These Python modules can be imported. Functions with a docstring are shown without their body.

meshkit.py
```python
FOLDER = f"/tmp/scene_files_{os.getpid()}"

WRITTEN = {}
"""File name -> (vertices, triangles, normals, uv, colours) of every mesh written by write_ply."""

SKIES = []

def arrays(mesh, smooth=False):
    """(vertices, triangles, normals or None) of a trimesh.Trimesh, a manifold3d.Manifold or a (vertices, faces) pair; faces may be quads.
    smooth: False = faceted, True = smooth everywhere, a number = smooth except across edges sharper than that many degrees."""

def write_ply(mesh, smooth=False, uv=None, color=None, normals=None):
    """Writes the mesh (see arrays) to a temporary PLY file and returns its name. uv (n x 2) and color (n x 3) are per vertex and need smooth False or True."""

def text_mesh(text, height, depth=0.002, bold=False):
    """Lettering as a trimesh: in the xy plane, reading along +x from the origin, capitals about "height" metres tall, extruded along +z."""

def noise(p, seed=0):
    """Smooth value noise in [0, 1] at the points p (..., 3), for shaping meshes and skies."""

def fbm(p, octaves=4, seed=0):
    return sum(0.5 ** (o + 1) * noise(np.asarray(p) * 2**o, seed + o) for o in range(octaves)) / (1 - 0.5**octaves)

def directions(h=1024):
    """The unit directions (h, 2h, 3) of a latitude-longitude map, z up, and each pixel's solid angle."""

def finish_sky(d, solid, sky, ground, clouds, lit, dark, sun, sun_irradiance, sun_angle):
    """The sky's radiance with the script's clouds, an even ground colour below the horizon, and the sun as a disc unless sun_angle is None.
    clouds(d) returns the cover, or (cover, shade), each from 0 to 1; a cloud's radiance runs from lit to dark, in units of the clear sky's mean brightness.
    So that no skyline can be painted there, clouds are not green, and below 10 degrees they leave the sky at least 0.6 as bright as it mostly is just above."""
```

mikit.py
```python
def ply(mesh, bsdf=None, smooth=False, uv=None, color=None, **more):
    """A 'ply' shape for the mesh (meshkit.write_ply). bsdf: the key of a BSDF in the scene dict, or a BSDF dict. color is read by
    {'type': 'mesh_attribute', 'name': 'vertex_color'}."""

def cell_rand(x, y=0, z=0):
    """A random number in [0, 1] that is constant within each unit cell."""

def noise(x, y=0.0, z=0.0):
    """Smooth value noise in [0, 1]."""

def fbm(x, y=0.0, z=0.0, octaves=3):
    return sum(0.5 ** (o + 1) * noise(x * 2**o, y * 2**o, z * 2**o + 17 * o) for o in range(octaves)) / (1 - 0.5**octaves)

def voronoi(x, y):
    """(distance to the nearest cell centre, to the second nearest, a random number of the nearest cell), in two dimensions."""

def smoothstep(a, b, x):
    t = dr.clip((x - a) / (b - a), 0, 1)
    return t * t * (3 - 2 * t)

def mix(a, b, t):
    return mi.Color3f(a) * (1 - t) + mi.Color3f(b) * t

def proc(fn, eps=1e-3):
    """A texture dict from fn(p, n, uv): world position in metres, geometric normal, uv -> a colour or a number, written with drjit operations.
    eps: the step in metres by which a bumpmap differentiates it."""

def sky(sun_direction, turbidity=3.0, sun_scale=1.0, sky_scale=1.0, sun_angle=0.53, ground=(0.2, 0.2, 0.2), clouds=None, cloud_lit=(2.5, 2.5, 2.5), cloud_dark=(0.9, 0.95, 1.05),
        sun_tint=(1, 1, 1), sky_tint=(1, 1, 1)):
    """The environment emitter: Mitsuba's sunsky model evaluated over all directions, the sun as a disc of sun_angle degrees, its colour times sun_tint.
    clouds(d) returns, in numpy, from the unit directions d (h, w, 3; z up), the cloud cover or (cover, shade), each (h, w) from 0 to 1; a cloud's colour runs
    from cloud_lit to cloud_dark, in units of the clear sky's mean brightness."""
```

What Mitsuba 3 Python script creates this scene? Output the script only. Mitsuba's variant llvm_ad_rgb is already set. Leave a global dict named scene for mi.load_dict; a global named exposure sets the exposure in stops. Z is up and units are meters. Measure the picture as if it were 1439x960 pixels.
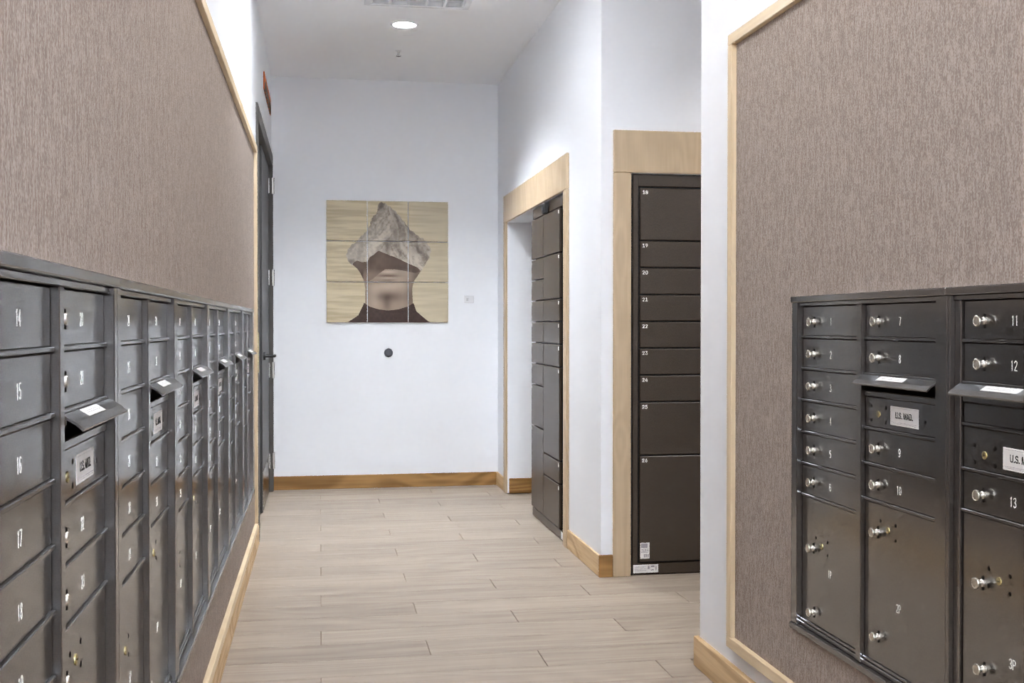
import math, random
import numpy as np, trimesh, manifold3d as m3d, shapely
from shapely.geometry import LineString, Polygon, box as sbox, Point
from shapely.ops import unary_union
import drjit as dr
import mitsuba as mi
import mikit, meshkit
from mikit import noise, fbm, smoothstep, mix, cell_rand

random.seed(5)
T = mi.ScalarTransform4f
scene, labels = {'type': 'scene'}, {}

# ------------------------------------------------------------------ camera, sky, lights, exposure
HC, F = 1.22, 1577.0
YAW, PIT = math.atan(269.5 / F), math.atan(23 / F)
fw = np.array([math.sin(YAW) * math.cos(PIT), math.cos(YAW) * math.cos(PIT), -math.sin(PIT)])
scene['camera'] = {'type': 'perspective', 'fov': math.degrees(2 * math.atan(1439 / 2 / F)), 'fov_axis': 'x', 'near_clip': 0.05, 'far_clip': 200.0,
                   'to_world': T().look_at(origin=[0, 0, HC], target=[float(fw[0]), float(fw[1]), float(HC + fw[2])], up=[0, 0, 1])}
exposure = 3.45
SKY = 32.0          # overcast daylight let in by the added high opening behind the viewer
COOL, NEUTRAL = (0.94, 0.98, 1.03), (1.0, 0.98, 0.965)
LAMPS = [(0.51, 6.87, 300.0, COOL), (2.4, 4.55, 100.0, NEUTRAL)]      # downlights, second one added to brighten the side hall: x, y, radiance, tint
FILL_LINES = [(0.51, 0.2, 1.5, 2.2, NEUTRAL), (0.51, 2.1, 3.4, 2.2, NEUTRAL), (0.51, 3.7, 4.7, 1.6, NEUTRAL), (0.10, 4.9, 5.7, 6.0, COOL)]      # fill lights added out of view along the hall: x, y0, y1, radiance, tint


scene['sky'] = mikit.sky([0.5, -0.4, 0.75], turbidity=3, sun_scale=0.0, sky_scale=SKY, sun_angle=None, ground=(0.3, 0.3, 0.3),
                         clouds=lambda d: np.ones(d.shape[:2]), cloud_lit=(0.96, 1.03, 1.15), cloud_dark=(0.9, 0.95, 1.0))


def lin(r, g, b):
    return [((v / 255 + 0.055) / 1.055) ** 2.4 if v > 10 else v / 255 / 12.92 for v in (r, g, b)]


def rgb(c):
    return {'type': 'rgb', 'value': [float(x) for x in c]}


def two(b):
    return {'type': 'twosided', 'bsdf': b}


def principled(c, rough=0.5, metal=0.0, spec=0.5, **k):
    return {'type': 'principled', 'base_color': c if isinstance(c, dict) else rgb(c), 'roughness': rough, 'metallic': metal, 'specular': spec, **k}


# ------------------------------------------------------------------ materials
M = scene


def f_fabric(p, n, uv):
    a = noise(p.y * 260, p.z * 60, p.x * 9)
    b = noise(p.y * 420 + 31, p.z * 300, 3.0)
    c = fbm(p.y * 90, p.z * 14, 5.0)
    t = 0.38 * a + 0.46 * b + 0.16 * c
    t = smoothstep(0.2, 0.8, t)
    return mix(lin(144, 131, 122), lin(178, 166, 157), t)


def f_wood(c0, c1, along, s=1.0):
    def fn(p, n, uv):
        u, v, w = (p.y, p.x, p.z) if along == 'y' else ((p.x, p.y, p.z) if along == 'x' else (p.z, p.x, p.y))
        g = fbm(u * 3.0 * s, v * 60 * s + 7, w * 60 * s)
        r = noise(u * 1.2, w * 14 + 2.5 * noise(u * 2.2, w * 5, 1.0), v * 14)
        ring = 0.5 + 0.5 * dr.sin(r * 26)
        t = smoothstep(0.15, 0.9, 0.65 * g + 0.35 * ring)
        return mix(c0, c1, t)
    return fn


def f_plank(p, n, uv):
    row = dr.floor((p.y - 4.32) / 0.2)
    m = row - 3 * dr.floor(row / 3)
    off = dr.select(m < 0.5, 0.0, dr.select(m < 1.5, 0.8, 0.4))
    col = dr.floor((p.x - off) / 1.2)
    r1 = cell_rand(row, col, 1)
    r2 = cell_rand(row, col, 2)
    yy = p.y * 1.0 + r2 * 13
    g = fbm(p.x * 2.2 + r1 * 50, yy * 42, 1.0)
    h = fbm(p.x * 9 + r2 * 40, yy * 150, 4.0)
    cath = noise(p.x * 0.9 + 30 * r2, yy * 9 + 1.6 * noise(p.x * 1.6, yy * 3, 2.0), 6.0)
    ring = 0.5 + 0.5 * dr.sin(cath * 34)
    t = dr.clip(0.45 * g + 0.25 * h + 0.16 * ring + 0.30 * (r1 - 0.5) + 0.08, 0, 1)
    return mix(lin(130, 118, 106), lin(166, 153, 138), t)


def f_metal(p, n, uv):
    a = noise(p.x * 700, p.y * 700, p.z * 700)
    return mix([0.005, 0.0039, 0.0032], [0.015, 0.0120, 0.0098], a)


def f_locker(p, n, uv):
    a = noise(p.x * 500, p.y * 500, p.z * 500)
    return mix([0.036, 0.0245, 0.0155], [0.052, 0.0370, 0.0240], a)


M['mat_white'] = two({'type': 'diffuse', 'reflectance': rgb((0.850, 0.868, 0.900))})
M['mat_ceiling'] = two({'type': 'diffuse', 'reflectance': rgb((0.91, 0.92, 0.935))})
M['mat_fabric'] = two({'type': 'diffuse', 'reflectance': mikit.proc(f_fabric)})
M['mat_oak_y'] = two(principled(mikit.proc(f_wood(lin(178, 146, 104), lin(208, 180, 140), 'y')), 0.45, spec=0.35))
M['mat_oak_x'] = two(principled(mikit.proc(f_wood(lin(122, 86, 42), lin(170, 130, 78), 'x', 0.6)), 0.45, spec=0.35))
M['mat_maple_y'] = two(principled(mikit.proc(f_wood(lin(204, 183, 150), lin(218, 199, 168), 'y')), 0.4, spec=0.35))
M['mat_maple_z'] = two(principled(mikit.proc(f_wood(lin(204, 183, 150), lin(218, 199, 168), 'z')), 0.4, spec=0.35))
M['mat_casing'] = two(principled(mikit.proc(f_wood(lin(184, 162, 132), lin(194, 172, 142), 'z', 2.0)), 0.38, spec=0.5))
M['mat_plank'] = two(principled(mikit.proc(f_plank), 0.45, spec=0.25))
M['mat_grout'] = two({'type': 'diffuse', 'reflectance': rgb(lin(138, 124, 108))})
M['mat_mailbox'] = two({'type': 'principled', 'base_color': mikit.proc(f_metal), 'roughness': 0.15, 'eta': 2.9, 'clearcoat': 1.0, 'clearcoat_gloss': 0.85})
M['mat_locker'] = two(principled(mikit.proc(f_locker), 0.34, spec=0.5))
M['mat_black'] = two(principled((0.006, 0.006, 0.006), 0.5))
M['mat_dark_inside'] = two({'type': 'diffuse', 'reflectance': rgb((0.012, 0.010, 0.009))})
M['mat_nickel'] = two({'type': 'roughconductor', 'material': 'none', 'specular_reflectance': rgb((0.80, 0.77, 0.70)), 'alpha': 0.22})
M['mat_steel'] = two({'type': 'roughconductor', 'material': 'none', 'specular_reflectance': rgb((0.62, 0.61, 0.60)), 'alpha': 0.28})
M['mat_kick'] = two({'type': 'roughconductor', 'material': 'none', 'specular_reflectance': rgb((0.58, 0.56, 0.53)), 'alpha': 0.06})
M['mat_brass'] = two({'type': 'roughconductor', 'material': 'none', 'specular_reflectance': rgb((0.78, 0.68, 0.38)), 'alpha': 0.25})
M['mat_door'] = two(principled((0.050, 0.049, 0.048), 0.40, spec=0.2))
M['mat_door_frame'] = two(principled((0.085, 0.080, 0.074), 0.5, spec=0.2))
M['mat_card'] = two({'type': 'diffuse', 'reflectance': rgb((0.80, 0.79, 0.78))})
M['mat_number'] = two({'type': 'diffuse', 'reflectance': rgb((0.82, 0.81, 0.79))})
M['mat_ink'] = two({'type': 'diffuse', 'reflectance': rgb((0.03, 0.03, 0.03))})
M['mat_grey_ink'] = two({'type': 'diffuse', 'reflectance': rgb((0.33, 0.31, 0.34))})
M['mat_plastic'] = two(principled((0.72, 0.73, 0.75), 0.4))
M['mat_socket'] = two(principled((0.55, 0.56, 0.58), 0.4))
M['mat_rubber'] = two(principled((0.075, 0.080, 0.095), 0.6))
M['mat_orange'] = two(principled(lin(196, 98, 40), 0.45))
M['mat_sign_dark'] = two(principled(lin(92, 70, 52), 0.5))


# ------------------------------------------------------------------ mesh helpers
def cbox(lo, hi, c=0.0):
    lo, hi = np.array(lo, float), np.array(hi, float)
    if c <= 0:
        return trimesh.creation.box(bounds=[lo, hi])
    c = min(c, 0.45 * float((hi - lo).min()))
    pts = []
    for i in (0, 1):
        for j in (0, 1):
            for k in (0, 1):
                q = np.array([(lo, hi)[i][0], (lo, hi)[j][1], (lo, hi)[k][2]])
                s = np.array([1 - 2 * i, 1 - 2 * j, 1 - 2 * k]) * c
                for a in range(3):
                    w = q + s
                    w[a] = q[a]
                    pts.append(w)
    return trimesh.convex.convex_hull(np.array(pts))


def cat(*ms):
    return trimesh.util.concatenate(list(ms))


def mani(mesh):
    return m3d.Manifold(m3d.Mesh(np.asarray(mesh.vertices, np.float32), np.asarray(mesh.faces, np.uint32)))


def minus(a, *bs):
    r = mani(a)
    for b in bs:
        r = r - mani(b)
    o = r.to_mesh()
    return trimesh.Trimesh(o.vert_properties[:, :3], o.tri_verts, process=False)


def lathe(profile, n=24):
    """profile: (radius, height) pairs; the axis is local z (out of the wall)."""
    return trimesh.creation.revolve(np.array(profile, float), sections=n)


def extrude(poly, h):
    return cat(*[trimesh.creation.extrude_polygon(g, h, engine='earcut') for g in getattr(poly, 'geoms', [poly])])


def shift(mesh, x=0, y=0, z=0):
    m = mesh.copy()
    m.apply_translation([x, y, z])
    return m


used = {}


def key(name):
    n = used.get(name, 0)
    used[name] = n + 1
    return name if n == 0 else f'{name}_{n:03d}'


def child(parent, name):
    return key(f'{parent}__{name}')


def add(k, mesh, mat, tw=None, smooth=False, **more):
    d = mesh if isinstance(mesh, dict) else mikit.ply(mesh, smooth=smooth)
    d = {**d, **more}
    if mat is not None:
        d['bsdf'] = {'type': 'ref', 'id': mat}
    if tw is not None:
        d['to_world'] = tw
    scene[k] = d
    return k


def part(parent, name, mesh, mat, tw=None, smooth=False, label=None, **more):
    k = child(parent, name)
    add(k, mesh, mat, tw, smooth, **more)
    if label:
        labels[k] = {'label': label}
    return k


def thing(name, label, cat_, group=None):
    k = key(name)
    labels[k] = {'label': label, 'category': cat_}
    if group:
        labels[k]['group'] = group
    return k


def struct(name, mesh=None, mat=None, label=None, cat_=None, smooth=False):
    k = key(name)
    if mesh is not None:
        add(k, mesh, mat, None, smooth)
    labels[k] = {'kind': 'structure', 'label': label or name.replace('_', ' '), 'category': cat_ or name.split('_')[0]}
    return k


def frame(origin, right, up, out):
    m = np.eye(4)
    m[:3, 0], m[:3, 1], m[:3, 2], m[:3, 3] = right, up, out, origin
    return m


def at(m, s=0, u=0, o=0):
    q = m.copy()
    q[:3, 3] = (m @ np.array([s, u, o, 1.0]))[:3]
    return T(q)


# ------------------------------------------------------------------ the room
XL, XR, YB, ZC = -0.352, 1.337, 8.464, 3.05       # left wall, right wall, back wall, ceiling
YF = -1.6                                            # wall behind the camera
YR, YM, XE = 3.83, 5.27, 5.4                         # end of right wall, locker wall of the side hall, end of side hall
P, L0, NL = 0.785, 1.21, 6                           # mailbox unit width, first unit on the left wall
PR, R0, NR = 0.803, 3.019, 2
BZ0, BZ1 = 0.357, 1.301                              # mailbox bank bottom and top

# floor: slab with wood-look planks laid on it one by one
fl = cat(cbox((XL - 0.2, YF, -0.12), (XR, YB, -0.005)), cbox((XR, YM, -0.12), (2.2, YB, -0.005)), cbox((XR, YR, -0.12), (XE, YM, -0.005)))
floor = struct('floor', fl, 'mat_grout', 'floor of pale wood-look planks laid across the hall', 'floor')
plank_cache = {}
r0, r1 = math.floor((YF + 0.01 - 4.32) / 0.2), math.floor((YB - 4.32) / 0.2)
for r in range(r0, r1 + 1):
    ya, yb = max(YF, 4.32 + 0.2 * r), min(YB, 4.52 + 0.2 * r)
    if yb - ya < 0.02:
        continue
    off = (0.0, 0.8, 0.4)[r % 3]
    ym = (ya + yb) / 2
    xmax = XE if YR < ym < YM else (2.05 if 6.06 < ym < 8.02 else (2.38 if YM < ym < 5.4 else XR - 0.005))
    x0 = off - 1.2 * 2
    while x0 < xmax:
        xa, xb = max(x0, XL - 0.05), min(x0 + 1.2, xmax)
        if xb - xa > 0.03:
            part(floor, 'plank', cbox((xa + 0.0012, ya + 0.0012, -0.006), (xb - 0.0012, yb - 0.0012, 0.0), 0.0012), 'mat_plank')
        x0 += 1.2

# left wall with the mailbox recess and the doorway
DY0, DY1, DZ = 6.46, 8.42, 2.43
wl = minus(cbox((XL - 0.6, YF, 0), (XL, YB + 0.2, ZC)), cbox((XL - 0.45, L0 + 0.012, BZ0 + 0.012), (XL + 0.1, L0 + NL * P - 0.012, BZ1 - 0.012)),
           cbox((XL - 0.3, DY0, -0.1), (XL + 0.1, DY1, DZ)))
struct('wall_left', wl, 'mat_white', 'white wall carrying the long bank of mailboxes and a dark door', 'wall')
wr = minus(cbox((XR, YF, 0), (XE, YR, ZC)), cbox((XR - 0.1, R0 - NR * PR + 0.012, BZ0 + 0.012), (XR + 0.45, R0 - 0.012, BZ1 - 0.012)))
struct('wall_right', wr, 'mat_white', 'white wall with the framed beige panel and numbered mailboxes', 'wall')
AY0, AY1, AZ, AX = 6.06, 8.02, 1.963, 2.05           # alcove
NX0, NX1, NZ = 1.483, 2.40, 1.955                    # niche of the lockers that face the camera
wm = minus(cbox((XR, YM, 0), (2.75, YB + 0.2, ZC)), cbox((XR - 0.1, AY0, -0.1), (AX, AY1, AZ)), cbox((NX0, YM - 0.1, -0.1), (NX1, YM + 0.55, NZ)))
struct('wall_middle', wm, 'mat_white', 'white wall with two framed locker recesses around an outside corner', 'wall')
struct('wall_side', cbox((2.75, YM, 0), (XE, YM + 0.2, ZC)), 'mat_white', 'white wall running along the side hall', 'wall')
struct('wall_back', cbox((XL, YB, 0), (XR, YB + 0.2, ZC)), 'mat_white', 'white end wall behind the picture', 'wall')
wf = minus(cbox((XL, YF - 0.2, 0), (XR, YF, ZC)), cbox((XL + 0.02, YF - 0.3, 2.15), (XR - 0.02, YF + 0.1, 3.02)))
struct('wall_front', wf, 'mat_white', 'white wall behind the viewer with a high opening added to let light in', 'wall')
struct('wall_end', cbox((XE, YR - 0.2, 0), (XE + 0.2, YM + 0.2, ZC)), 'mat_white', 'white wall at the end of the side hall', 'wall')
ce = cbox((XL - 0.6, YF - 0.2, ZC), (XE + 0.2, YB + 0.2, ZC + 0.25))
cans = [(x, y) for x, y, _, _ in LAMPS]
ce = minus(ce, *[shift(trimesh.creation.cylinder(0.074, 0.3, sections=32), x, y, ZC) for x, y in cans], cbox((0.27, 5.88, ZC - 0.1), (0.83, 6.455, ZC + 0.15)), *[cbox((x - 0.095, y0 + 0.005, ZC - 0.1), (x + 0.095, y1 - 0.005, ZC + 0.05)) for x, y0, y1, _, _ in FILL_LINES])
struct('ceiling', ce, 'mat_ceiling', 'flat white painted ceiling', 'ceiling')


def base(name, lo, hi, mat, lab):
    struct(name, cbox(lo, hi, 0.003), mat, lab, 'baseboard')


base('baseboard_left', (XL, YF, 0), (XL + 0.014, 6.40, 0.103), 'mat_oak_y', 'oak baseboard under the long mailbox bank')
base('baseboard_right', (XR - 0.02, YF, 0), (XR, YR + 0.012, 0.107), 'mat_oak_y', 'oak baseboard under the numbered mailboxes on the right')
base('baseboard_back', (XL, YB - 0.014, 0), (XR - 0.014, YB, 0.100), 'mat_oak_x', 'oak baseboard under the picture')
base('baseboard_middle', (XR - 0.012, YM - 0.012, 0), (XR, 5.968, 0.105), 'mat_oak_y', 'oak baseboard between the two locker recesses')
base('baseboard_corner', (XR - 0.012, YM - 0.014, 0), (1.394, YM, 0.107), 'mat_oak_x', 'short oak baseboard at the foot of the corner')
base('baseboard_far', (XR - 0.014, 8.108, 0), (XR, YB, 0.100), 'mat_oak_y', 'short oak baseboard beside the alcove at the back')
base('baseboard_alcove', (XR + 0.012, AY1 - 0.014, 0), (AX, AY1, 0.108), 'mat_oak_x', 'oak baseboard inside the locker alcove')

# casings of the two locker recesses
t = struct('trim_1', label='tan casing around the alcove with the narrow lockers', cat_='trim')
part(t, 'header', cbox((XR - 0.016, 5.976, AZ), (XR, 8.105, 2.158), 0.002), 'mat_casing')
part(t, 'jamb', cbox((XR - 0.016, 5.976, 0), (XR, 6.062, AZ - 0.001), 0.002), 'mat_casing')
part(t, 'jamb', cbox((XR - 0.016, 8.018, 0), (XR, 8.105, AZ - 0.001), 0.002), 'mat_casing')
t = struct('trim_2', label='tan casing around the brown lockers numbered 18 to 26', cat_='trim')
part(t, 'header', cbox((1.395, YM - 0.016, 1.957), (2.488, YM, 2.161), 0.002), 'mat_casing')
part(t, 'jamb', cbox((1.395, YM - 0.016, 0), (1.483, YM, 1.956), 0.002), 'mat_casing')
part(t, 'jamb', cbox((2.40, YM - 0.016, 0), (2.488, YM, 1.956), 0.002), 'mat_casing')

# unseen high opening, added to bring daylight into the hall
t = struct('window_1', label='high opening with a slim dark frame, added behind the viewer for fill daylight', cat_='window')
wx0, wx1 = XL + 0.02, XR - 0.02
for lo, hi in (((wx0, 2.15), (wx0 + 0.04, 3.02)), ((wx1 - 0.04, 2.15), (wx1, 3.02)), ((wx0 + 0.04, 2.15), (wx1 - 0.04, 2.19)), ((wx0 + 0.04, 2.98), (wx1 - 0.04, 3.02))):
    part(t, 'frame_bar', cbox((lo[0], YF - 0.13, lo[1]), (hi[0], YF - 0.07, hi[1]), 0.003), 'mat_door_frame')

# ------------------------------------------------------------------ the dark double door on the left wall
dm = frame((XL, DY0, 0), (0, 1, 0), (0, 0, 1), (1, 0, 0))
W = DY1 - DY0
d = struct('door_1', label='dark grey steel double door beyond the long mailbox bank', cat_='door')
fr = cat(cbox((-0.03, 0, -0.16), (0.05, DZ + 0.035, 0.012), 0.002), cbox((W - 0.05, 0, -0.16), (W + 0.03, DZ + 0.035, 0.012), 0.002), cbox((0.05, DZ - 0.05, -0.16), (W - 0.05, DZ + 0.035, 0.012), 0.002))
part(d, 'frame', fr, 'mat_door_frame', T(dm))
leaf = part(d, 'leaf', cbox((0.054, 0.008, -0.075), (0.93, DZ - 0.054, -0.03), 0.002), 'mat_door', T(dm))
part(leaf, 'kick_plate', cbox((0.08, 0.02, -0.03), (0.905, 0.10, -0.0285)), 'mat_kick', T(dm), label='bright metal kick plate')
leaf = part(d, 'leaf', cbox((0.936, 0.008, -0.06), (W - 0.054, DZ - 0.054, -0.016), 0.002), 'mat_door', T(dm))
part(leaf, 'kick_plate', cbox((0.96, 0.02, -0.016), (W - 0.08, 0.27, -0.0145)), 'mat_kick', T(dm), label='bright metal kick plate')
for z in (2.233, 1.566, 0.892, 0.230):
    part(leaf, 'hinge', cat(shift(trimesh.creation.cylinder(0.011, 0.118, sections=16), W - 0.052, z, 0.0).apply_transform(np.eye(4)) if False else
                            trimesh.creation.cylinder(0.011, 0.118, sections=16, transform=trimesh.transformations.translation_matrix([W - 0.052, z, 0.013]) @ trimesh.transformations.rotation_matrix(math.pi / 2, [1, 0, 0])),
                            cbox((W - 0.085, z - 0.055, -0.016), (W - 0.052, z + 0.055, -0.010))), 'mat_steel', T(dm), 30, label='satin steel hinge')
lv = cat(trimesh.creation.cylinder(0.026, 0.012, sections=24, transform=trimesh.transformations.translation_matrix([1.10, 1.016, -0.01])),
         trimesh.creation.cylinder(0.010, 0.065, sections=16, transform=trimesh.transformations.translation_matrix([1.10, 1.016, 0.022])),
         cbox((1.09, 1.006, 0.044), (1.22, 1.026, 0.062), 0.006))
part(leaf, 'lever', lv, 'mat_black', T(dm), 30, label='black lever handle')

# ------------------------------------------------------------------ framed fabric panels
def fabric_panel(name, m, s0, s1, holes, z0, z1, label, tw, seam):
    k = thing(name, label, 'wall panel')
    poly = sbox(s0 + tw, z0 + tw, s1 - tw, z1 - tw)
    for h in holes:
        poly = poly.difference(sbox(*h))
    for lo, hi in ((s0, seam), (seam, s1)):
        fab = poly.intersection(sbox(lo + 0.0006, 0, hi - 0.0006, 4))
        if not fab.is_empty:
            part(k, 'fabric', extrude(fab, 0.007), 'mat_fabric', T(m))
    part(k, 'frame_rail', cbox((s0, z1 - tw, 0), (s1, z1, 0.024), 0.002), 'mat_maple_y', T(m))
    part(k, 'frame_rail', cbox((s0, z0, 0), (s1, z0 + tw, 0.024), 0.002), 'mat_maple_y', T(m))
    part(k, 'frame_stile', cbox((s0, z0 + tw, 0), (s0 + tw, z1 - tw, 0.024), 0.002), 'mat_maple_z', T(m))
    part(k, 'frame_stile', cbox((s1 - tw, z0 + tw, 0), (s1, z1 - tw, 0.024), 0.002), 'mat_maple_z', T(m))
    return k


ml = frame((XL, 0, 0), (0, 1, 0), (0, 0, 1), (1, 0, 0))
fabric_panel('wall_panel', ml, -1.5, 6.13, [(L0 + 0.012, BZ0 + 0.012, L0 + NL * P - 0.012, BZ1 - 0.012)], 0.128, 2.172,
             'beige woven fabric panel in a pale wood frame around the long mailbox bank', 0.036, 2.93)
mr = frame((XR, 0, 0), (0, -1, 0), (0, 0, 1), (-1, 0, 0))
fabric_panel('wall_panel', mr, -3.505, 1.5, [(-R0 + 0.012, BZ0 + 0.012, -R0 + NR * PR - 0.012, BZ1 - 0.012)], 0.165, 2.165,
             'beige woven fabric panel in a pale wood frame around mailboxes 1 to 13', 0.036, -1.2)

# ------------------------------------------------------------------ number glyphs: rounded single strokes
G = {
    '0': [[(0.0, .2), (0.0, .8), (.1, .95), (.2, 1), (.3, .95), (.4, .8), (.4, .2), (.3, .05), (.2, 0), (.1, .05), (0, .2)]],
    '1': [[(.10, .86), (.2, 1), (.2, 0)]],
    '2': [[(0, .8), (.08, .95), (.2, 1), (.32, .95), (.4, .8), (.36, .6), (.0, 0), (.4, 0)]],
    '3': [[(0, .85), (.1, .97), (.2, 1), (.32, .95), (.38, .8), (.32, .6), (.16, .53), (.32, .47), (.4, .3), (.36, .1), (.2, 0), (.08, .04), (0, .16)]],
    '4': [[(.3, 0), (.3, 1), (0, .3), (.42, .3)]],
    '5': [[(.38, 1), (.04, 1), (.02, .56), (.18, .62), (.33, .56), (.4, .34), (.34, .08), (.18, 0), (.0, .12)]],
    '6': [[(.36, .88), (.2, 1), (.06, .88), (0, .5), (0, .2), (.1, .03), (.2, 0), (.32, .04), (.4, .2), (.4, .4), (.3, .54), (.18, .57), (.04, .46)]],
    '7': [[(0, 1), (.4, 1), (.14, 0)]],
    '8': [[(.2, .54), (.06, .64), (.04, .84), (.2, 1), (.36, .84), (.34, .64), (.2, .54), (.04, .42), (0, .2), (.1, .03), (.2, 0), (.3, .03), (.4, .2), (.36, .42), (.2, .54)]],
    '9': [[(.04, .12), (.2, 0), (.34, .12), (.4, .5), (.4, .8), (.3, .97), (.2, 1), (.08, .96), (0, .8), (0, .6), (.1, .46), (.22, .43), (.36, .54)]],
    'P': [[(0, 0), (0, 1), (.26, 1), (.4, .88), (.4, .62), (.26, .5), (0, .5)]],
}


def number_mesh(txt, h, depth=0.0005):
    x, geoms = 0.0, []
    for ch in txt:
        for ln in G[ch]:
            geoms.append(LineString([(x + px * 1.0, py) for px, py in ln]).buffer(0.047, quad_segs=2))
        x += 0.62
    g = unary_union(geoms)
    x0, _, x1, _ = g.bounds
    g = shapely.affinity.translate(g, -(x0 + x1) / 2, -0.5)
    g = shapely.affinity.scale(g, h, h, origin=(0, 0))
    return extrude(g, depth)


num_cache = {}


def number_ply(txt, h=0.019):
    if (txt, h) not in num_cache:
        num_cache[(txt, h)] = mikit.ply(number_mesh(txt, h))
    return num_cache[(txt, h)]


# ------------------------------------------------------------------ mailbox units
DO = -0.012                                          # door face, behind the fabric plane
ROW = 0.0885
ZT = 1.272
A0, A1, B0, B1 = 0.037, 0.380, 0.407, 0.757


def unit_frame(width, barw):
    b = [cbox((0, ZT + 0.012, -0.02), (width, BZ1, 0.010), 0.002), cbox((0, BZ0, -0.02), (width, 0.374, 0.010), 0.002)]        # top and bottom flange
    b += [cbox((0.002, ZT + 0.001, -0.06), (width - 0.002, ZT + 0.0115, -0.003), 0.0015), cbox((0.002, 0.3745, -0.06), (width - 0.002, 0.386, -0.004), 0.002)]
    b += [cbox((0.0006, 0.374, -0.06), (barw, ZT + 0.012, 0.005), 0.0015)]
    if barw < A0 - 0.01:
        b += [cbox((barw + 0.0005, 0.375, -0.06), (A0 - 0.001, ZT + 0.001, -0.006), 0.0015)]
    b += [cbox((A1 + 0.0005, 0.375, -0.06), (B0 - 0.0005, ZT + 0.001, 0.0), 0.0015), cbox((B1 + 0.0005, 0.374, -0.06), (width - 0.0006, ZT + 0.012, 0.005), 0.0015)]
    return cat(*b)


def unit_body(width):
    return cbox((0.014, BZ0 + 0.014, -0.40), (width - 0.014, BZ1 - 0.014, -0.058))


FRAME = {(w, c): mikit.ply(unit_frame(w, 0.012 if c else 0.0365)) for w in (P, PR) for c in (False, True)}
BODY = {w: mikit.ply(unit_body(w)) for w in (P, PR)}


def door_mesh(w, h):
    """local: x 0..w, y 0 = bottom, out = z; a flat pan with a lip along its foot and a folded left edge."""
    return cat(cbox((0.002, 0.0075, -0.03), (w - 0.002, h - 0.001, 0), 0.0015), cbox((0.001, 0.0005, -0.03), (w - 0.001, 0.0075, 0.0055), 0.0015))


door_cache = {}


def door_ply(w, h):
    k = (round(w, 4), round(h, 4))
    if k not in door_cache:
        door_cache[k] = mikit.ply(door_mesh(w, h))
    return door_cache[k]


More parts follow.
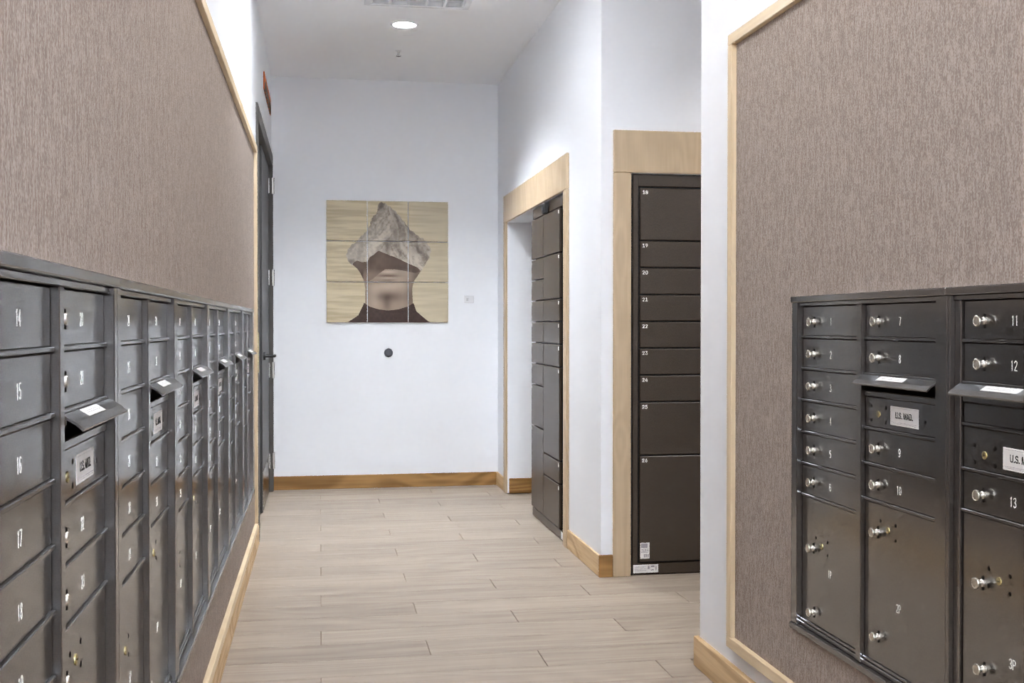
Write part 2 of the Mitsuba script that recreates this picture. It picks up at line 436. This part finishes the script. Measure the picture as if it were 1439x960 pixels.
KNOB = mikit.ply(lathe([(0, 0), (0.0085, 0), (0.0085, 0.004), (0.006, 0.007), (0.0058, 0.010), (0.0085, 0.0135), (0.0118, 0.0155), (0.0124, 0.0175), (0.0118, 0.0195), (0.0095, 0.0205), (0.0088, 0.0199), (0, 0.0199)], 24), smooth=35)
KNOB_LOW = mikit.ply(lathe([(0, 0), (0.0092, 0), (0.0092, 0.0015), (0.0080, 0.004), (0.0074, 0.0048), (0, 0.0048)], 20), smooth=35)
NOTCH = mikit.ply(lathe([(0, 0), (0.0030, 0), (0.0030, 0.0030), (0, 0.0030)], 10))
SCREW = mikit.ply(lathe([(0, 0), (0.0046, 0), (0.0044, 0.0008), (0.0024, 0.0012), (0, 0.0009)], 12), smooth=40)
LOCK = mikit.ply(cat(lathe([(0, 0), (0.0085, 0), (0.0085, 0.0016), (0.0072, 0.0024), (0, 0.0024)], 20)), smooth=40)
KEYWAY = mikit.ply(cbox((-0.004, -0.001, 0.0024), (0.004, 0.001, 0.0029)))
FLAP_P = [(0, 0.0), (0.012, 0.003), (0.030, -0.008), (0.040, -0.0175), (0.0385, -0.0205), (0.029, -0.0115), (0.012, -0.001), (0, -0.004)]


def flap_mesh(w):
    m = trimesh.creation.extrude_polygon(Polygon(FLAP_P), w, engine='earcut')      # polygon x = out, y = up; extruded along the width
    v = m.vertices
    m.vertices = np.stack([v[:, 2], v[:, 1], v[:, 0]], 1)
    m.invert()
    return m


FLAP = {w: mikit.ply(cat(flap_mesh(w), cbox((0.0, -0.012, -0.02), (0.006, 0.0, 0.016), 0.001))) for w in (A1 - A0, B1 - B0)}
a0, a1 = np.array([0.012, 0.003]), np.array([0.030, -0.008])
CARD_SLOPE = cbox((0.0, -0.009, 0.0), (0.124, 0.009, 0.0006))
SLOTBACK = {w: mikit.ply(cbox((0.002, 0, -0.034), (w - 0.002, 0.056, -0.028))) for w in (A1 - A0, B1 - B0)}
SLOTFACE = {w: mikit.ply(cbox((0.002, 0, -0.03), (w - 0.002, 0.014, 0.004), 0.002)) for w in (A1 - A0, B1 - B0)}
USCARD = mikit.ply(cbox((-0.064, -0.0225, 0), (0.064, 0.0225, 0.0009), 0.0003))
US_TXT = meshkit.text_mesh('U.S. MAIL', 0.0125, 0.0004, bold=True)
b = US_TXT.bounds
US_TXT.apply_translation([-(b[0][0] + b[1][0]) / 2, -(b[0][1] + b[1][1]) / 2, 0])
US_TXT.apply_scale([min(1.0, 0.086 / (b[1][0] - b[0][0])), 1.15, 1])
US_TXT = mikit.ply(US_TXT)
US_LINES = mikit.ply(cat(cbox((-0.058, -0.0155, 0), (0.058, -0.0148, 0.0003)), cbox((-0.056, -0.0185, 0), (0.056, -0.0178, 0.0003)), cbox((-0.060, 0.0185, 0), (0.060, 0.0190, 0.0003))))
FLAP_CARD_A = math.atan2(0.011, 0.018)


def rot_s(m, s, u, o, ang):
    r = trimesh.transformations.rotation_matrix(-ang, [1, 0, 0])
    q = m.copy()
    q[:3, 3] = (m @ np.array([s, u, o, 1.0]))[:3]
    return T(q @ r)


def knob(dk, m, s, u):
    low = m[0, 2] > 0                                # the bank on the left wall has low thumb locks, the right one long knobs
    part(dk, 'knob', KNOB_LOW if low else KNOB, 'mat_nickel', at(m, s, u, DO))
    for dz in (0.0118, -0.0118):
        part(dk, 'notch', NOTCH, 'mat_dark_inside', at(m, s, u + dz, DO))


def lockset(dk, m, s, u, dx=0.036, dy=0.0175):
    kl = part(dk, 'lock', LOCK, 'mat_brass', at(m, s, u, DO))
    part(dk, 'keyway', KEYWAY, 'mat_dark_inside', at(m, s, u, DO))
    for a, bb in ((-1, 1), (1, 1), (-1, -1), (1, -1)):
        part(dk, 'screw', SCREW, 'mat_dark_inside', at(m, s + a * dx, u + bb * dy, DO))


def simple_door(k, m, s0, w, z0, z1, txt, ks):
    dk = part(k, 'door', door_ply(w, z1 - z0), 'mat_mailbox', at(m, s0, z0, DO))
    zc = (z0 + z1) / 2 + 0.001
    knob(dk, m, ks, zc)
    if txt:
        part(dk, 'number', number_ply(txt), 'mat_number', at(m, ks + (0.1 if m[0, 2] < 0 else 0.117), zc, DO), label=f'white number {txt}')
    return dk


def parcel_door(k, m, s0, w, z0, z1, txt, ks, ls, lz, k1, k2, tz):
    dk = part(k, 'parcel_door', door_ply(w, z1 - z0), 'mat_mailbox', at(m, s0, z0, DO))
    lockset(dk, m, ls, lz)
    knob(dk, m, ks, k1)
    knob(dk, m, ks + 0.006, k2)
    part(dk, 'number', number_ply(txt), 'mat_number', at(m, ks + (0.1 if m[0, 2] < 0 else 0.117), tz, DO), label=f'white number {txt}')


def mail_slot(k, m, z, zlow, s0, w, us_top, us_bot, big):
    fk = part(k, 'slot_flap', FLAP[w], 'mat_mailbox', at(m, s0, z, DO - 0.003), label='sloping outgoing mail flap')
    q = rot_s(m, s0 + 0.100, z - 0.0020, DO - 0.003 + 0.021, math.pi / 2 - FLAP_CARD_A)
    part(fk, 'card', cbox((0.0, -0.0085, 0.0), (0.122, 0.0085, 0.0006)), 'mat_card', q, label='white card on the flap')
    part(fk, 'print', cat(cbox((0.012, -0.002, 0.0006), (0.11, -0.0012, 0.0008)), cbox((0.012, 0.002, 0.0006), (0.11, 0.0026, 0.0008))), 'mat_grey_ink', q)
    part(k, 'slot_back', SLOTBACK[w], 'mat_dark_inside', at(m, s0, zlow, DO))
    part(k, 'slot_sill', SLOTFACE[w], 'mat_mailbox', at(m, s0, zlow, DO))
    if big:
        part(k, 'blank_panel', door_ply(w, zlow - us_top), 'mat_mailbox', at(m, s0, us_top, DO))
    dk = part(k, 'collection_door', door_ply(w, us_top - us_bot), 'mat_mailbox', at(m, s0, us_bot, DO))
    zc = (us_top + us_bot) / 2 + (-0.008 if big else 0.0)
    lockset(dk, m, s0 + (0.068 if not big else 0.079), zc)
    part(dk, 'screw', SCREW, 'mat_dark_inside', at(m, s0 + 0.282, zc - 0.002, DO))
    ck = part(dk, 'card', USCARD, 'mat_card', at(m, s0 + (0.190 if not big else 0.206), zc + (0.002 if not big else 0.002), DO), label='white U.S. MAIL card')
    part(dk, 'card_lettering', US_TXT, 'mat_ink', at(m, s0 + (0.190 if not big else 0.206), zc + 0.004, DO + 0.0009), label='black U.S. MAIL lettering')
    part(dk, 'card_print', US_LINES, 'mat_grey_ink', at(m, s0 + (0.190 if not big else 0.206), zc + 0.002, DO + 0.0009))


def mailbox_unit(m, width, label, group, col_a, p_a, col_b, p_b, cut=False):
    k = thing('mailbox_unit', label, 'mailbox', group)
    part(k, 'frame', FRAME[(width, cut)], 'mat_mailbox', T(m))
    part(k, 'body', BODY[width], 'mat_dark_inside', T(m))
    wA, wB = A1 - A0, B1 - B0
    ka, kb = (0.113, 0.475) if m[0, 2] < 0 else (0.100, 0.460)
    if not cut:
        for i, t_ in enumerate(col_a):
            simple_door(k, m, A0, wA, ZT - (i + 1) * ROW, ZT - i * ROW, t_, ka)
        zt = ZT - 6 * ROW
        parcel_door(k, m, A0, wA, 0.387, zt, p_a, ka, 0.163, zt - 0.123, zt - 0.137, 0.428, 0.552)
    else:
        for i, t_ in enumerate(col_a[:2]):
            simple_door(k, m, A0, wA, ZT - (i + 1) * ROW, ZT - i * ROW, t_, ka)
        mail_slot(k, m, 1.094, 1.058, A0, wA, 1.008, 0.914, True)
        simple_door(k, m, A0, wA, 0.826, 0.914, col_a[2], ka)
        parcel_door(k, m, A0, wA, 0.387, 0.826, p_a, ka, 0.168, 0.706, 0.690, 0.514, 0.551)
    for i, t_ in enumerate(col_b[:2]):
        simple_door(k, m, B0, wB, ZT - (i + 1) * ROW, ZT - i * ROW, t_, kb)
    mail_slot(k, m, 1.094, 1.044, B0, wB, 1.044, 0.962, False)
    for i, t_ in enumerate(col_b[2:4]):
        simple_door(k, m, B0, wB, 0.962 - (i + 1) * 0.0885, 0.962 - i * 0.0885, t_, kb)
    parcel_door(k, m, B0, wB, 0.387, 0.962 - 2 * 0.0885, p_b, kb, 0.523, 0.727, 0.714, 0.460, 0.551)


n, pn = 14, 4
ordinal = ['nearest', 'second', 'third', 'fourth', 'fifth', 'farthest']
for i in range(NL):
    m = frame((XL + 0.007, L0 + i * P, 0), (0, 1, 0), (0, 0, 1), (1, 0, 0))
    a = [str(n + j) for j in range(6)]
    bcol = [str(n + 6 + j) for j in range(4)]
    lab = ('dark bronze mailbox unit nearest the viewer on the left wall, with number 14' if i == 0 else
           'dark bronze mailbox unit farthest along the left wall, beside the dark door' if i == NL - 1 else
           f'{ordinal[i]} dark bronze mailbox unit along the left wall, counted from the viewer')
    mailbox_unit(m, P, lab, 'mailbox units in the long bank on the left wall', a, f'{pn}P', bcol, f'{pn + 1}P')
    n, pn = n + 10, pn + 2
m = frame((XR - 0.007, R0, 0), (0, -1, 0), (0, 0, 1), (-1, 0, 0))
mailbox_unit(m, PR, 'dark bronze mailbox unit on the right wall with doors 1 to 10', 'mailbox units on the right wall', list('123456'), '1P', ['7', '8', '9', '10'], '2P')
m = frame((XR - 0.007, R0 - PR, 0), (0, -1, 0), (0, 0, 1), (-1, 0, 0))
mailbox_unit(m, PR, 'dark bronze mailbox unit cut by the right edge, with doors 11, 12 and 13', 'mailbox units on the right wall', ['11', '12', '13'], '3P', [None, None, None, None], '3P', cut=True)

# ------------------------------------------------------------------ parcel lockers
def ldoor(w, h):
    return cbox((0.003, 0.0035, -0.018), (w - 0.003, h - 0.0035, 0.0), 0.003)


Z9 = [1.888, 1.630, 1.499, 1.368, 1.238, 1.108, 0.977, 0.846, 0.585, 0.062]
lk = thing('parcel_locker', 'tall dark brown parcel locker facing the viewer with doors 18 to 26', 'locker')
ml_ = frame((0, YM - 0.002, 0), (1, 0, 0), (0, 0, 1), (0, -1, 0))
LM = T(ml_)
part(lk, 'cabinet', cat(cbox((1.492, 0.0, -0.52), (2.392, 1.950, -0.020)), cbox((1.496, 0.006, -0.022), (1.522, 1.950, -0.002), 0.002), cbox((1.522, 1.894, -0.022), (2.392, 1.950, -0.002), 0.002),
                         cbox((1.522, 0.006, -0.022), (2.392, 0.058, -0.002), 0.002), cbox((2.376, 0.058, -0.022), (2.392, 1.894, -0.002), 0.002)), 'mat_locker', LM)
part(lk, 'shade_strip', cat(cbox((1.484, 0.0, -0.5), (1.4955, 1.953, -0.012)), cbox((1.522, 0.058, -0.0195), (2.376, 1.894, -0.0185))), 'mat_black', LM, label='black strip and sheet painted in for the shade around the doors')  # solid black strip and sheet stand in for shade around the doors
for c, (xa, xb) in enumerate(((1.528, 1.950), (1.952, 2.374))):
    for i in range(9):
        dk = part(lk, 'door', ldoor(xb - xa, Z9[i] - Z9[i + 1]), 'mat_locker', at(ml_, xa, Z9[i + 1], 0.002))
        if c == 0:
            t_ = meshkit.text_mesh(str(18 + i), 0.017, 0.0006, bold=True)
            part(dk, 'number', t_, 'mat_number', at(ml_, xa + 0.012, Z9[i] - 0.032, 0.002), label=f'white number {18 + i}')
sk = part(lk, 'sticker', cbox((1.533, 0.082, 0.002), (1.580, 0.160, 0.0028)), 'mat_card', LM, label='small white printed sticker')
part(sk, 'print', cat(cbox((1.537, 0.135, 0.0028), (1.570, 0.156, 0.0031)), *[cbox((1.537, z, 0.0028), (1.574, z + 0.003, 0.0031)) for z in (0.126, 0.119, 0.112)], *[cbox((x, 0.088, 0.0028), (x + 0.006, 0.104, 0.0031)) for x in (1.552, 1.561, 1.570)]), 'mat_grey_ink', LM)
sk = part(lk, 'sticker', cbox((1.499, 0.012, -0.002), (1.626, 0.052, -0.0012), 0.0003), 'mat_card', LM, label='wide white printed sticker at the foot')
part(sk, 'print', cat(*[cbox((1.506, z, -0.0012), (1.565, z + 0.002, -0.0009)) for z in (0.040, 0.030, 0.022)], cbox((1.573, 0.030, -0.0012), (1.581, 0.044, -0.0009)), cbox((1.588, 0.038, -0.0012), (1.606, 0.046, -0.0009)), cbox((1.588, 0.022, -0.0012), (1.602, 0.027, -0.0009)), cbox((1.612, 0.022, -0.0012), (1.616, 0.042, -0.0009))), 'mat_grey_ink', LM)

lk = thing('parcel_locker', 'tall narrow brown parcel locker standing in the white alcove', 'locker')
ma = frame((XR + 0.002, 7.07, 0), (0, -1, 0), (0, 0, 1), (-1, 0, 0))       # s runs towards the viewer
LM = T(ma)
SW = 7.07 - 6.135
part(lk, 'cabinet', cat(cbox((0.02, 0.0, -0.52), (SW, 1.955, -0.020)), cbox((0.02, 1.892, -0.022), (SW, 1.955, -0.002), 0.002), cbox((0.01, 0.006, -0.022), (SW, 0.056, -0.002), 0.002)), 'mat_locker', LM)
part(lk, 'shade_strip', cat(cbox((SW - 0.072, 0.056, -0.0205), (SW - 0.001, 1.892, -0.012)), cbox((0.022, 0.056, -0.0205), (SW - 0.05, 1.892, -0.0185))), 'mat_black', LM, label='black strip and sheet painted in for the shade beside the doors')  # black pieces carry the shade beside and behind these doors
FARZ = [1.888, 1.634, 1.502, 1.372, 1.241, 1.111, 0.980, 0.846, 0.584, 0.060]
NEARZ = [1.888, 1.634, 1.372, 1.241, 1.111, 0.980, 0.446, 0.315, 0.060]
for (s0, s1, zz) in ((0.0, 0.392, FARZ), (0.392, 0.850, NEARZ)):
    for za, zb in zip(zz[:-1], zz[1:]):
        dk = part(lk, 'door', ldoor(s1 - s0, za - zb), 'mat_locker', at(ma, s0, zb, 0.004))
        part(dk, 'number_label', cbox((s1 - 0.03, za - 0.034, 0.004), (s1 - 0.012, za - 0.014, 0.0046)) if s0 else cbox((0.012, za - 0.030, 0.004), (0.022, za - 0.014, 0.0046)), 'mat_number', LM, label='tiny white number label')
part(lk, 'sticker', cbox((SW - 0.066, 0.012, -0.002), (SW - 0.012, 0.052, -0.0012)), 'mat_card', LM, label='white sticker at the foot')
ck = thing('security_camera', 'small black camera on the head of the alcove locker', 'camera')
part(ck, 'housing', cbox((0.46, 1.885, -0.002), (0.525, 1.948, 0.030), 0.006), 'mat_black', LM)
part(ck, 'lens', lathe([(0, 0), (0.012, 0), (0.012, 0.005), (0, 0.007)], 20), 'mat_rubber', at(ma, 0.492, 1.915, 0.030), 30)
part(ck, 'cable', trimesh.creation.cylinder(0.004, 0.03, sections=10, transform=trimesh.transformations.rotation_matrix(math.pi / 2, [1, 0, 0])), 'mat_black', at(ma, 0.545, 1.935, 0.004))

# ------------------------------------------------------------------ picture of nine printed wood tiles
AXL, AXR, AZB, AZT = 0.044, 0.957, 1.238, 2.150
ART = (68.0, 82.0, 664.0, 660.0)


def pts(l):
    return [((x - ART[0]) / ART[2], (y - ART[1]) / ART[3]) for x, y in l]


MOUNT = pts([(365, 86), (352, 98), (346, 112), (345, 135), (338, 148), (336, 158), (320, 165), (322, 172), (310, 176), (312, 190), (304, 198), (306, 216), (296, 226), (291, 246), (272, 258), (268, 268), (254, 274), (246, 290), (232, 300),
             (222, 314), (204, 320), (196, 336), (184, 346), (182, 364), (174, 380), (182, 396), (186, 412), (208, 432), (216, 418), (232, 406), (262, 416), (285, 412), (296, 402), (303, 388), (326, 372), (350, 352),
             (392, 370), (430, 383), (470, 400), (515, 422), (560, 440), (582, 460), (590, 446), (602, 430), (612, 408), (626, 390), (628, 372), (636, 350), (630, 330), (618, 318), (612, 300), (598, 292), (592, 280), (574, 280), (566, 268), (550, 260),
             (540, 246), (520, 240), (514, 222), (500, 212), (494, 196), (478, 184), (470, 168), (452, 152), (444, 138), (424, 126), (414, 112), (396, 106), (386, 94), (376, 96)])
HEAD = pts([(205, 425), (240, 455), (258, 490), (272, 520), (278, 560), (276, 640), (300, 690), (510, 690), (536, 640), (532, 560), (540, 520), (560, 490), (582, 458), (560, 436), (350, 350), (290, 400)])
SHADE = pts([(205, 425), (235, 405), (285, 415), (303, 388), (350, 350), (392, 368), (560, 436), (575, 462), (552, 472), (500, 462), (440, 452), (385, 452), (345, 482), (318, 505), (286, 524), (268, 505), (240, 455)])
COLLAR = pts([(180, 742), (240, 702), (260, 660), (272, 635), (300, 655), (350, 670), (400, 676), (455, 670), (508, 654), (540, 635), (555, 680), (600, 718), (632, 742)])


def inside(u, v, poly):
    odd = mi.Float(0)
    for (x0, y0), (x1, y1) in zip(poly, poly[1:] + poly[:1]):
        if abs(y1 - y0) < 1e-6:
            continue
        hit = ((v >= min(y0, y1)) & (v < max(y0, y1))) & (u < x0 + (v - y0) * ((x1 - x0) / (y1 - y0)))
        odd = odd + dr.select(hit, 1.0, 0.0)
    return (odd - 2 * dr.floor(odd / 2)) > 0.5


def ell(u, v, cx, cy, rx, ry):
    cx, cy, rx, ry = (cx - ART[0]) / ART[2], (cy - ART[1]) / ART[3], rx / ART[2], ry / ART[3]
    return dr.exp(-(dr.square((u - cx) / rx) + dr.square((v - cy) / ry)))


def f_art(p, n, uv):
    u = (p.x - AXL) / (AXR - AXL)
    v = (AZT - p.z) / (AZT - AZB)
    grain = fbm(u * 4, v * 70, 2.0)
    c = mix(lin(184, 169, 138), lin(206, 192, 163), smoothstep(0.25, 0.75, grain))
    c = mix(c, mi.Color3f(lin(190, 179, 156)), smoothstep(0.55, 0.8, u) * 0.6)
    # head: shaded, face and neck
    face = mi.Color3f(lin(156, 138, 122))
    face = mix(face, mi.Color3f(lin(182, 164, 146)), dr.minimum(1, ell(u, v, 400, 545, 70, 28) + 0.8 * ell(u, v, 330, 600, 28, 60) + 0.5 * ell(u, v, 470, 525, 40, 30)))
    face = mix(face, mi.Color3f(lin(84, 64, 52)), dr.minimum(1, 0.75 * ell(u, v, 405, 600, 75, 26) + 0.7 * ell(u, v, 560, 490, 34, 60) + 0.65 * ell(u, v, 530, 600, 34, 70) + 0.5 * ell(u, v, 270, 560, 18, 70) + 0.5 * ell(u, v, 395, 640, 22, 40)))
    face = mix(face, mi.Color3f(lin(104, 82, 68)), dr.minimum(1, 1.1 * ell(u, v, 402, 488, 50, 7) + 0.6 * ell(u, v, 400, 512, 44, 7)))
    face = mix(face, mi.Color3f(lin(196, 178, 162)), dr.minimum(1, 0.9 * ell(u, v, 400, 466, 46, 8) + 0.5 * ell(u, v, 402, 500, 38, 6)))
    c = dr.select(inside(u, v, HEAD), face, c)
    shade = mix(lin(70, 52, 42), lin(112, 92, 78), fbm(u * 14, v * 10, 9.0))
    shade = mix(shade, mi.Color3f(lin(150, 130, 114)), smoothstep(0.55, 0.61, v) * 0.5 * dr.select(dr.abs(u - 0.5) < 0.2, 1.0, 0.0))
    c = dr.select(inside(u, v, SHADE), shade, c)
    # rock
    ridge = 0.52 + 0.09 * smoothstep(0.0, 0.45, v) * dr.sin(v * 9) - 0.05 * noise(v * 14, 3.0, 1.0)
    side = smoothstep(-0.015, 0.03, u - ridge)
    ang = dr.select(side > 0.5, u * 1.1 - v * 0.55, u * 0.75 + v * 0.45)
    streak = fbm(ang * 30 + 2.2 * noise(u * 8, v * 8, 1.0), (u + v) * 7, 3.0)
    fine = fbm(u * 55, v * 55, 7.0)
    rock = mix(lin(118, 106, 94), lin(196, 186, 172), smoothstep(0.22, 0.72, 0.62 * streak + 0.38 * fine))
    rock = mix(rock, mi.Color3f(lin(204, 194, 180)), 0.35 * (1 - side) * smoothstep(0.1, 0.5, v))
    rock = mix(rock, mi.Color3f(lin(112, 98, 86)), 0.40 * side * smoothstep(0.55, 0.2, v))
    rock = mix(rock, mi.Color3f(lin(84, 70, 60)), dr.minimum(0.75, 0.9 * ell(u, v, 366, 108, 15, 20) + 0.75 * ell(u, v, 398, 320, 16, 44) + 0.6 * ell(u, v, 205, 412, 20, 14) + 0.5 * ell(u, v, 570, 345, 40, 25) + 0.5 * ell(u, v, 440, 270, 14, 50)))
    c = dr.select(inside(u, v, MOUNT), rock, c)
    c = dr.select(inside(u, v, COLLAR), mix(lin(52, 36, 30), lin(72, 52, 44), fine), c)
    return c


M['mat_art'] = two(principled(mikit.proc(f_art), 0.5, spec=0.3))
art = thing('wall_art', 'sepia print of a head topped by a mountain on nine wood tiles', 'picture')
tw_ = (AXR - AXL) / 3
for i in range(3):
    for j in range(3):
        part(art, 'tile', cbox((AXL + j * tw_ + 0.003, YB - 0.016, AZB + i * tw_ + 0.003), (AXL + (j + 1) * tw_ - 0.003, YB, AZB + (i + 1) * tw_ - 0.003), 0.0015), 'mat_art')

# ------------------------------------------------------------------ small fittings
mb = frame((0, YB, 0), (1, 0, 0), (0, 0, 1), (0, -1, 0))
k = thing('wall_bumper', 'round dark grey bumper on the white wall under the picture', 'bumper')
part(k, 'base', lathe([(0, 0), (0.033, 0), (0.033, 0.006), (0.031, 0.008), (0, 0.008)], 32), 'mat_rubber', at(mb, 0.505, 1.012, 0), 30)
part(k, 'pad', lathe([(0, 0.008), (0.025, 0.008), (0.025, 0.014), (0.018, 0.018), (0, 0.016)], 32), 'mat_rubber', at(mb, 0.505, 1.012, 0), 30)
k = thing('wall_outlet', 'small white plate on the wall right of the picture', 'outlet')
part(k, 'plate', cbox((1.078, 1.387, 0), (1.152, 1.443, 0.006), 0.002), 'mat_plastic', T(mb))
part(k, 'socket', cbox((1.093, 1.404, 0.006), (1.111, 1.426, 0.0075), 0.0008), 'mat_socket', T(mb))
part(k, 'socket', cbox((1.120, 1.404, 0.006), (1.138, 1.426, 0.0075), 0.0008), 'mat_plastic', T(mb))
k = thing('door_sign', 'narrow orange sign above the dark door on the left wall', 'sign')
mls = frame((XL, 7.30, 2.775), (0, 1, 0), (0, 0, 1), (1, 0, 0))
part(k, 'plate', cbox((0, -0.055, 0), (0.92, 0.055, 0.008), 0.002), 'mat_orange', T(mls))
for i in range(8):
    part(k, 'bar', cbox((0.03 + i * 0.11, -0.062, 0.002), (0.075 + i * 0.11, -0.005, 0.013), 0.002), 'mat_sign_dark', T(mls))
k = thing('strike_plate', 'narrow brass-toned plate on the end of the left panel frame', 'plate')
add(f'{k}__plate', cbox((XL + 0.024, 6.098, 0.965), (XL + 0.030, 6.126, 1.178), 0.002), 'mat_brass')

LAMP_LABELS = ['round recessed downlight in the white ceiling in front of the picture', 'round downlight added as unseen fill in the side hall before the numbered lockers']
for (x, y, power, tint), lab in zip(LAMPS, LAMP_LABELS):
    k = thing('downlight', lab, 'light', 'ceiling downlights')
    tw = T().translate([x, y, ZC])
    part(k, 'trim_ring', lathe([(0.071, 0.0), (0.071, -0.004), (0.086, -0.003), (0.088, 0.0), (0.071, 0.0)], 40), 'mat_plastic', tw, 30)
    part(k, 'reflector', lathe([(0.0735, 0.001), (0.0715, 0.001), (0.058, 0.078), (0.0, 0.078), (0.0, 0.088), (0.0735, 0.088)], 40), 'mat_plastic', tw, 30)
    lens = trimesh.creation.cylinder(0.054, 0.004, sections=32)
    lens.apply_translation([0, 0, 0.075])
    part(k, 'lens', lens, 'mat_plastic', tw, emitter={'type': 'area', 'radiance': rgb([power * c_ for c_ in tint])})

FILL_LABELS = ['added linear fill light in the ceiling straight above the viewer', 'added linear fill light in the ceiling between the two mailbox walls', 'added linear fill light in the ceiling where the side hall opens', 'added linear fill light in the ceiling just before the air vent']  # unseen lights, added only to brighten the hall
for (x, y0, y1, power, tint), lab in zip(FILL_LINES, FILL_LABELS):
    k = thing('fill_light', lab, 'light', 'added linear fill lights')
    part(k, 'housing', cat(cbox((x - 0.10, y0, ZC - 0.004), (x - 0.08, y1, ZC + 0.02)), cbox((x + 0.08, y0, ZC - 0.004), (x + 0.10, y1, ZC + 0.02)), cbox((x - 0.08, y0, ZC - 0.004), (x + 0.08, y0 + 0.02, ZC + 0.02)), cbox((x - 0.08, y1 - 0.02, ZC - 0.004), (x + 0.08, y1, ZC + 0.02))), 'mat_plastic')
    part(k, 'diffuser', cbox((x - 0.08, y0 + 0.02, ZC + 0.008), (x + 0.08, y1 - 0.02, ZC + 0.014)), 'mat_plastic', emitter={'type': 'area', 'radiance': rgb([power * c_ for c_ in tint])})

k = thing('sprinkler_head', 'tiny sprinkler head hanging from the white ceiling', 'sprinkler')
sp = T().translate([0.519, 7.525, ZC])
part(k, 'escutcheon', lathe([(0, 0), (0.022, 0), (0.020, -0.006), (0, -0.006)][::-1], 24), 'mat_plastic', sp, 30)
part(k, 'stem', lathe([(0, -0.034), (0.006, -0.034), (0.006, -0.006), (0, -0.006)], 12), 'mat_steel', sp, 30)
part(k, 'deflector', lathe([(0, -0.039), (0.016, -0.039), (0.016, -0.036), (0, -0.036)], 16), 'mat_steel', sp, 30)

k = thing('air_vent', 'square white slotted air vent in the ceiling at the top edge', 'vent')
part(k, 'border', cat(cbox((0.25, 5.86, ZC - 0.006), (0.285, 6.475, ZC), 0.001), cbox((0.815, 5.86, ZC - 0.006), (0.85, 6.475, ZC), 0.001), cbox((0.285, 5.86, ZC - 0.006), (0.815, 5.895, ZC), 0.001), cbox((0.285, 6.44, ZC - 0.006), (0.815, 6.475, ZC), 0.001)), 'mat_plastic')
part(k, 'duct', cbox((0.275, 5.885, ZC + 0.04), (0.825, 6.45, ZC + 0.07)), 'mat_plastic')
for i in range(6):
    x = 0.285 + i * 0.1035
    part(k, 'divider', cbox((x, 5.895, ZC - 0.003), (x + 0.014, 6.44, ZC + 0.02), 0.001), 'mat_plastic')
for i in range(14):
    y = 5.91 + i * 0.038
    v = cbox((0.285, -0.0185, -0.001), (0.815, 0.0185, 0.001))
    v.apply_transform(trimesh.transformations.rotation_matrix(math.radians(14), [1, 0, 0]))
    v.apply_translation([0, y, ZC + 0.014])
    part(k, 'blade', v, 'mat_plastic')
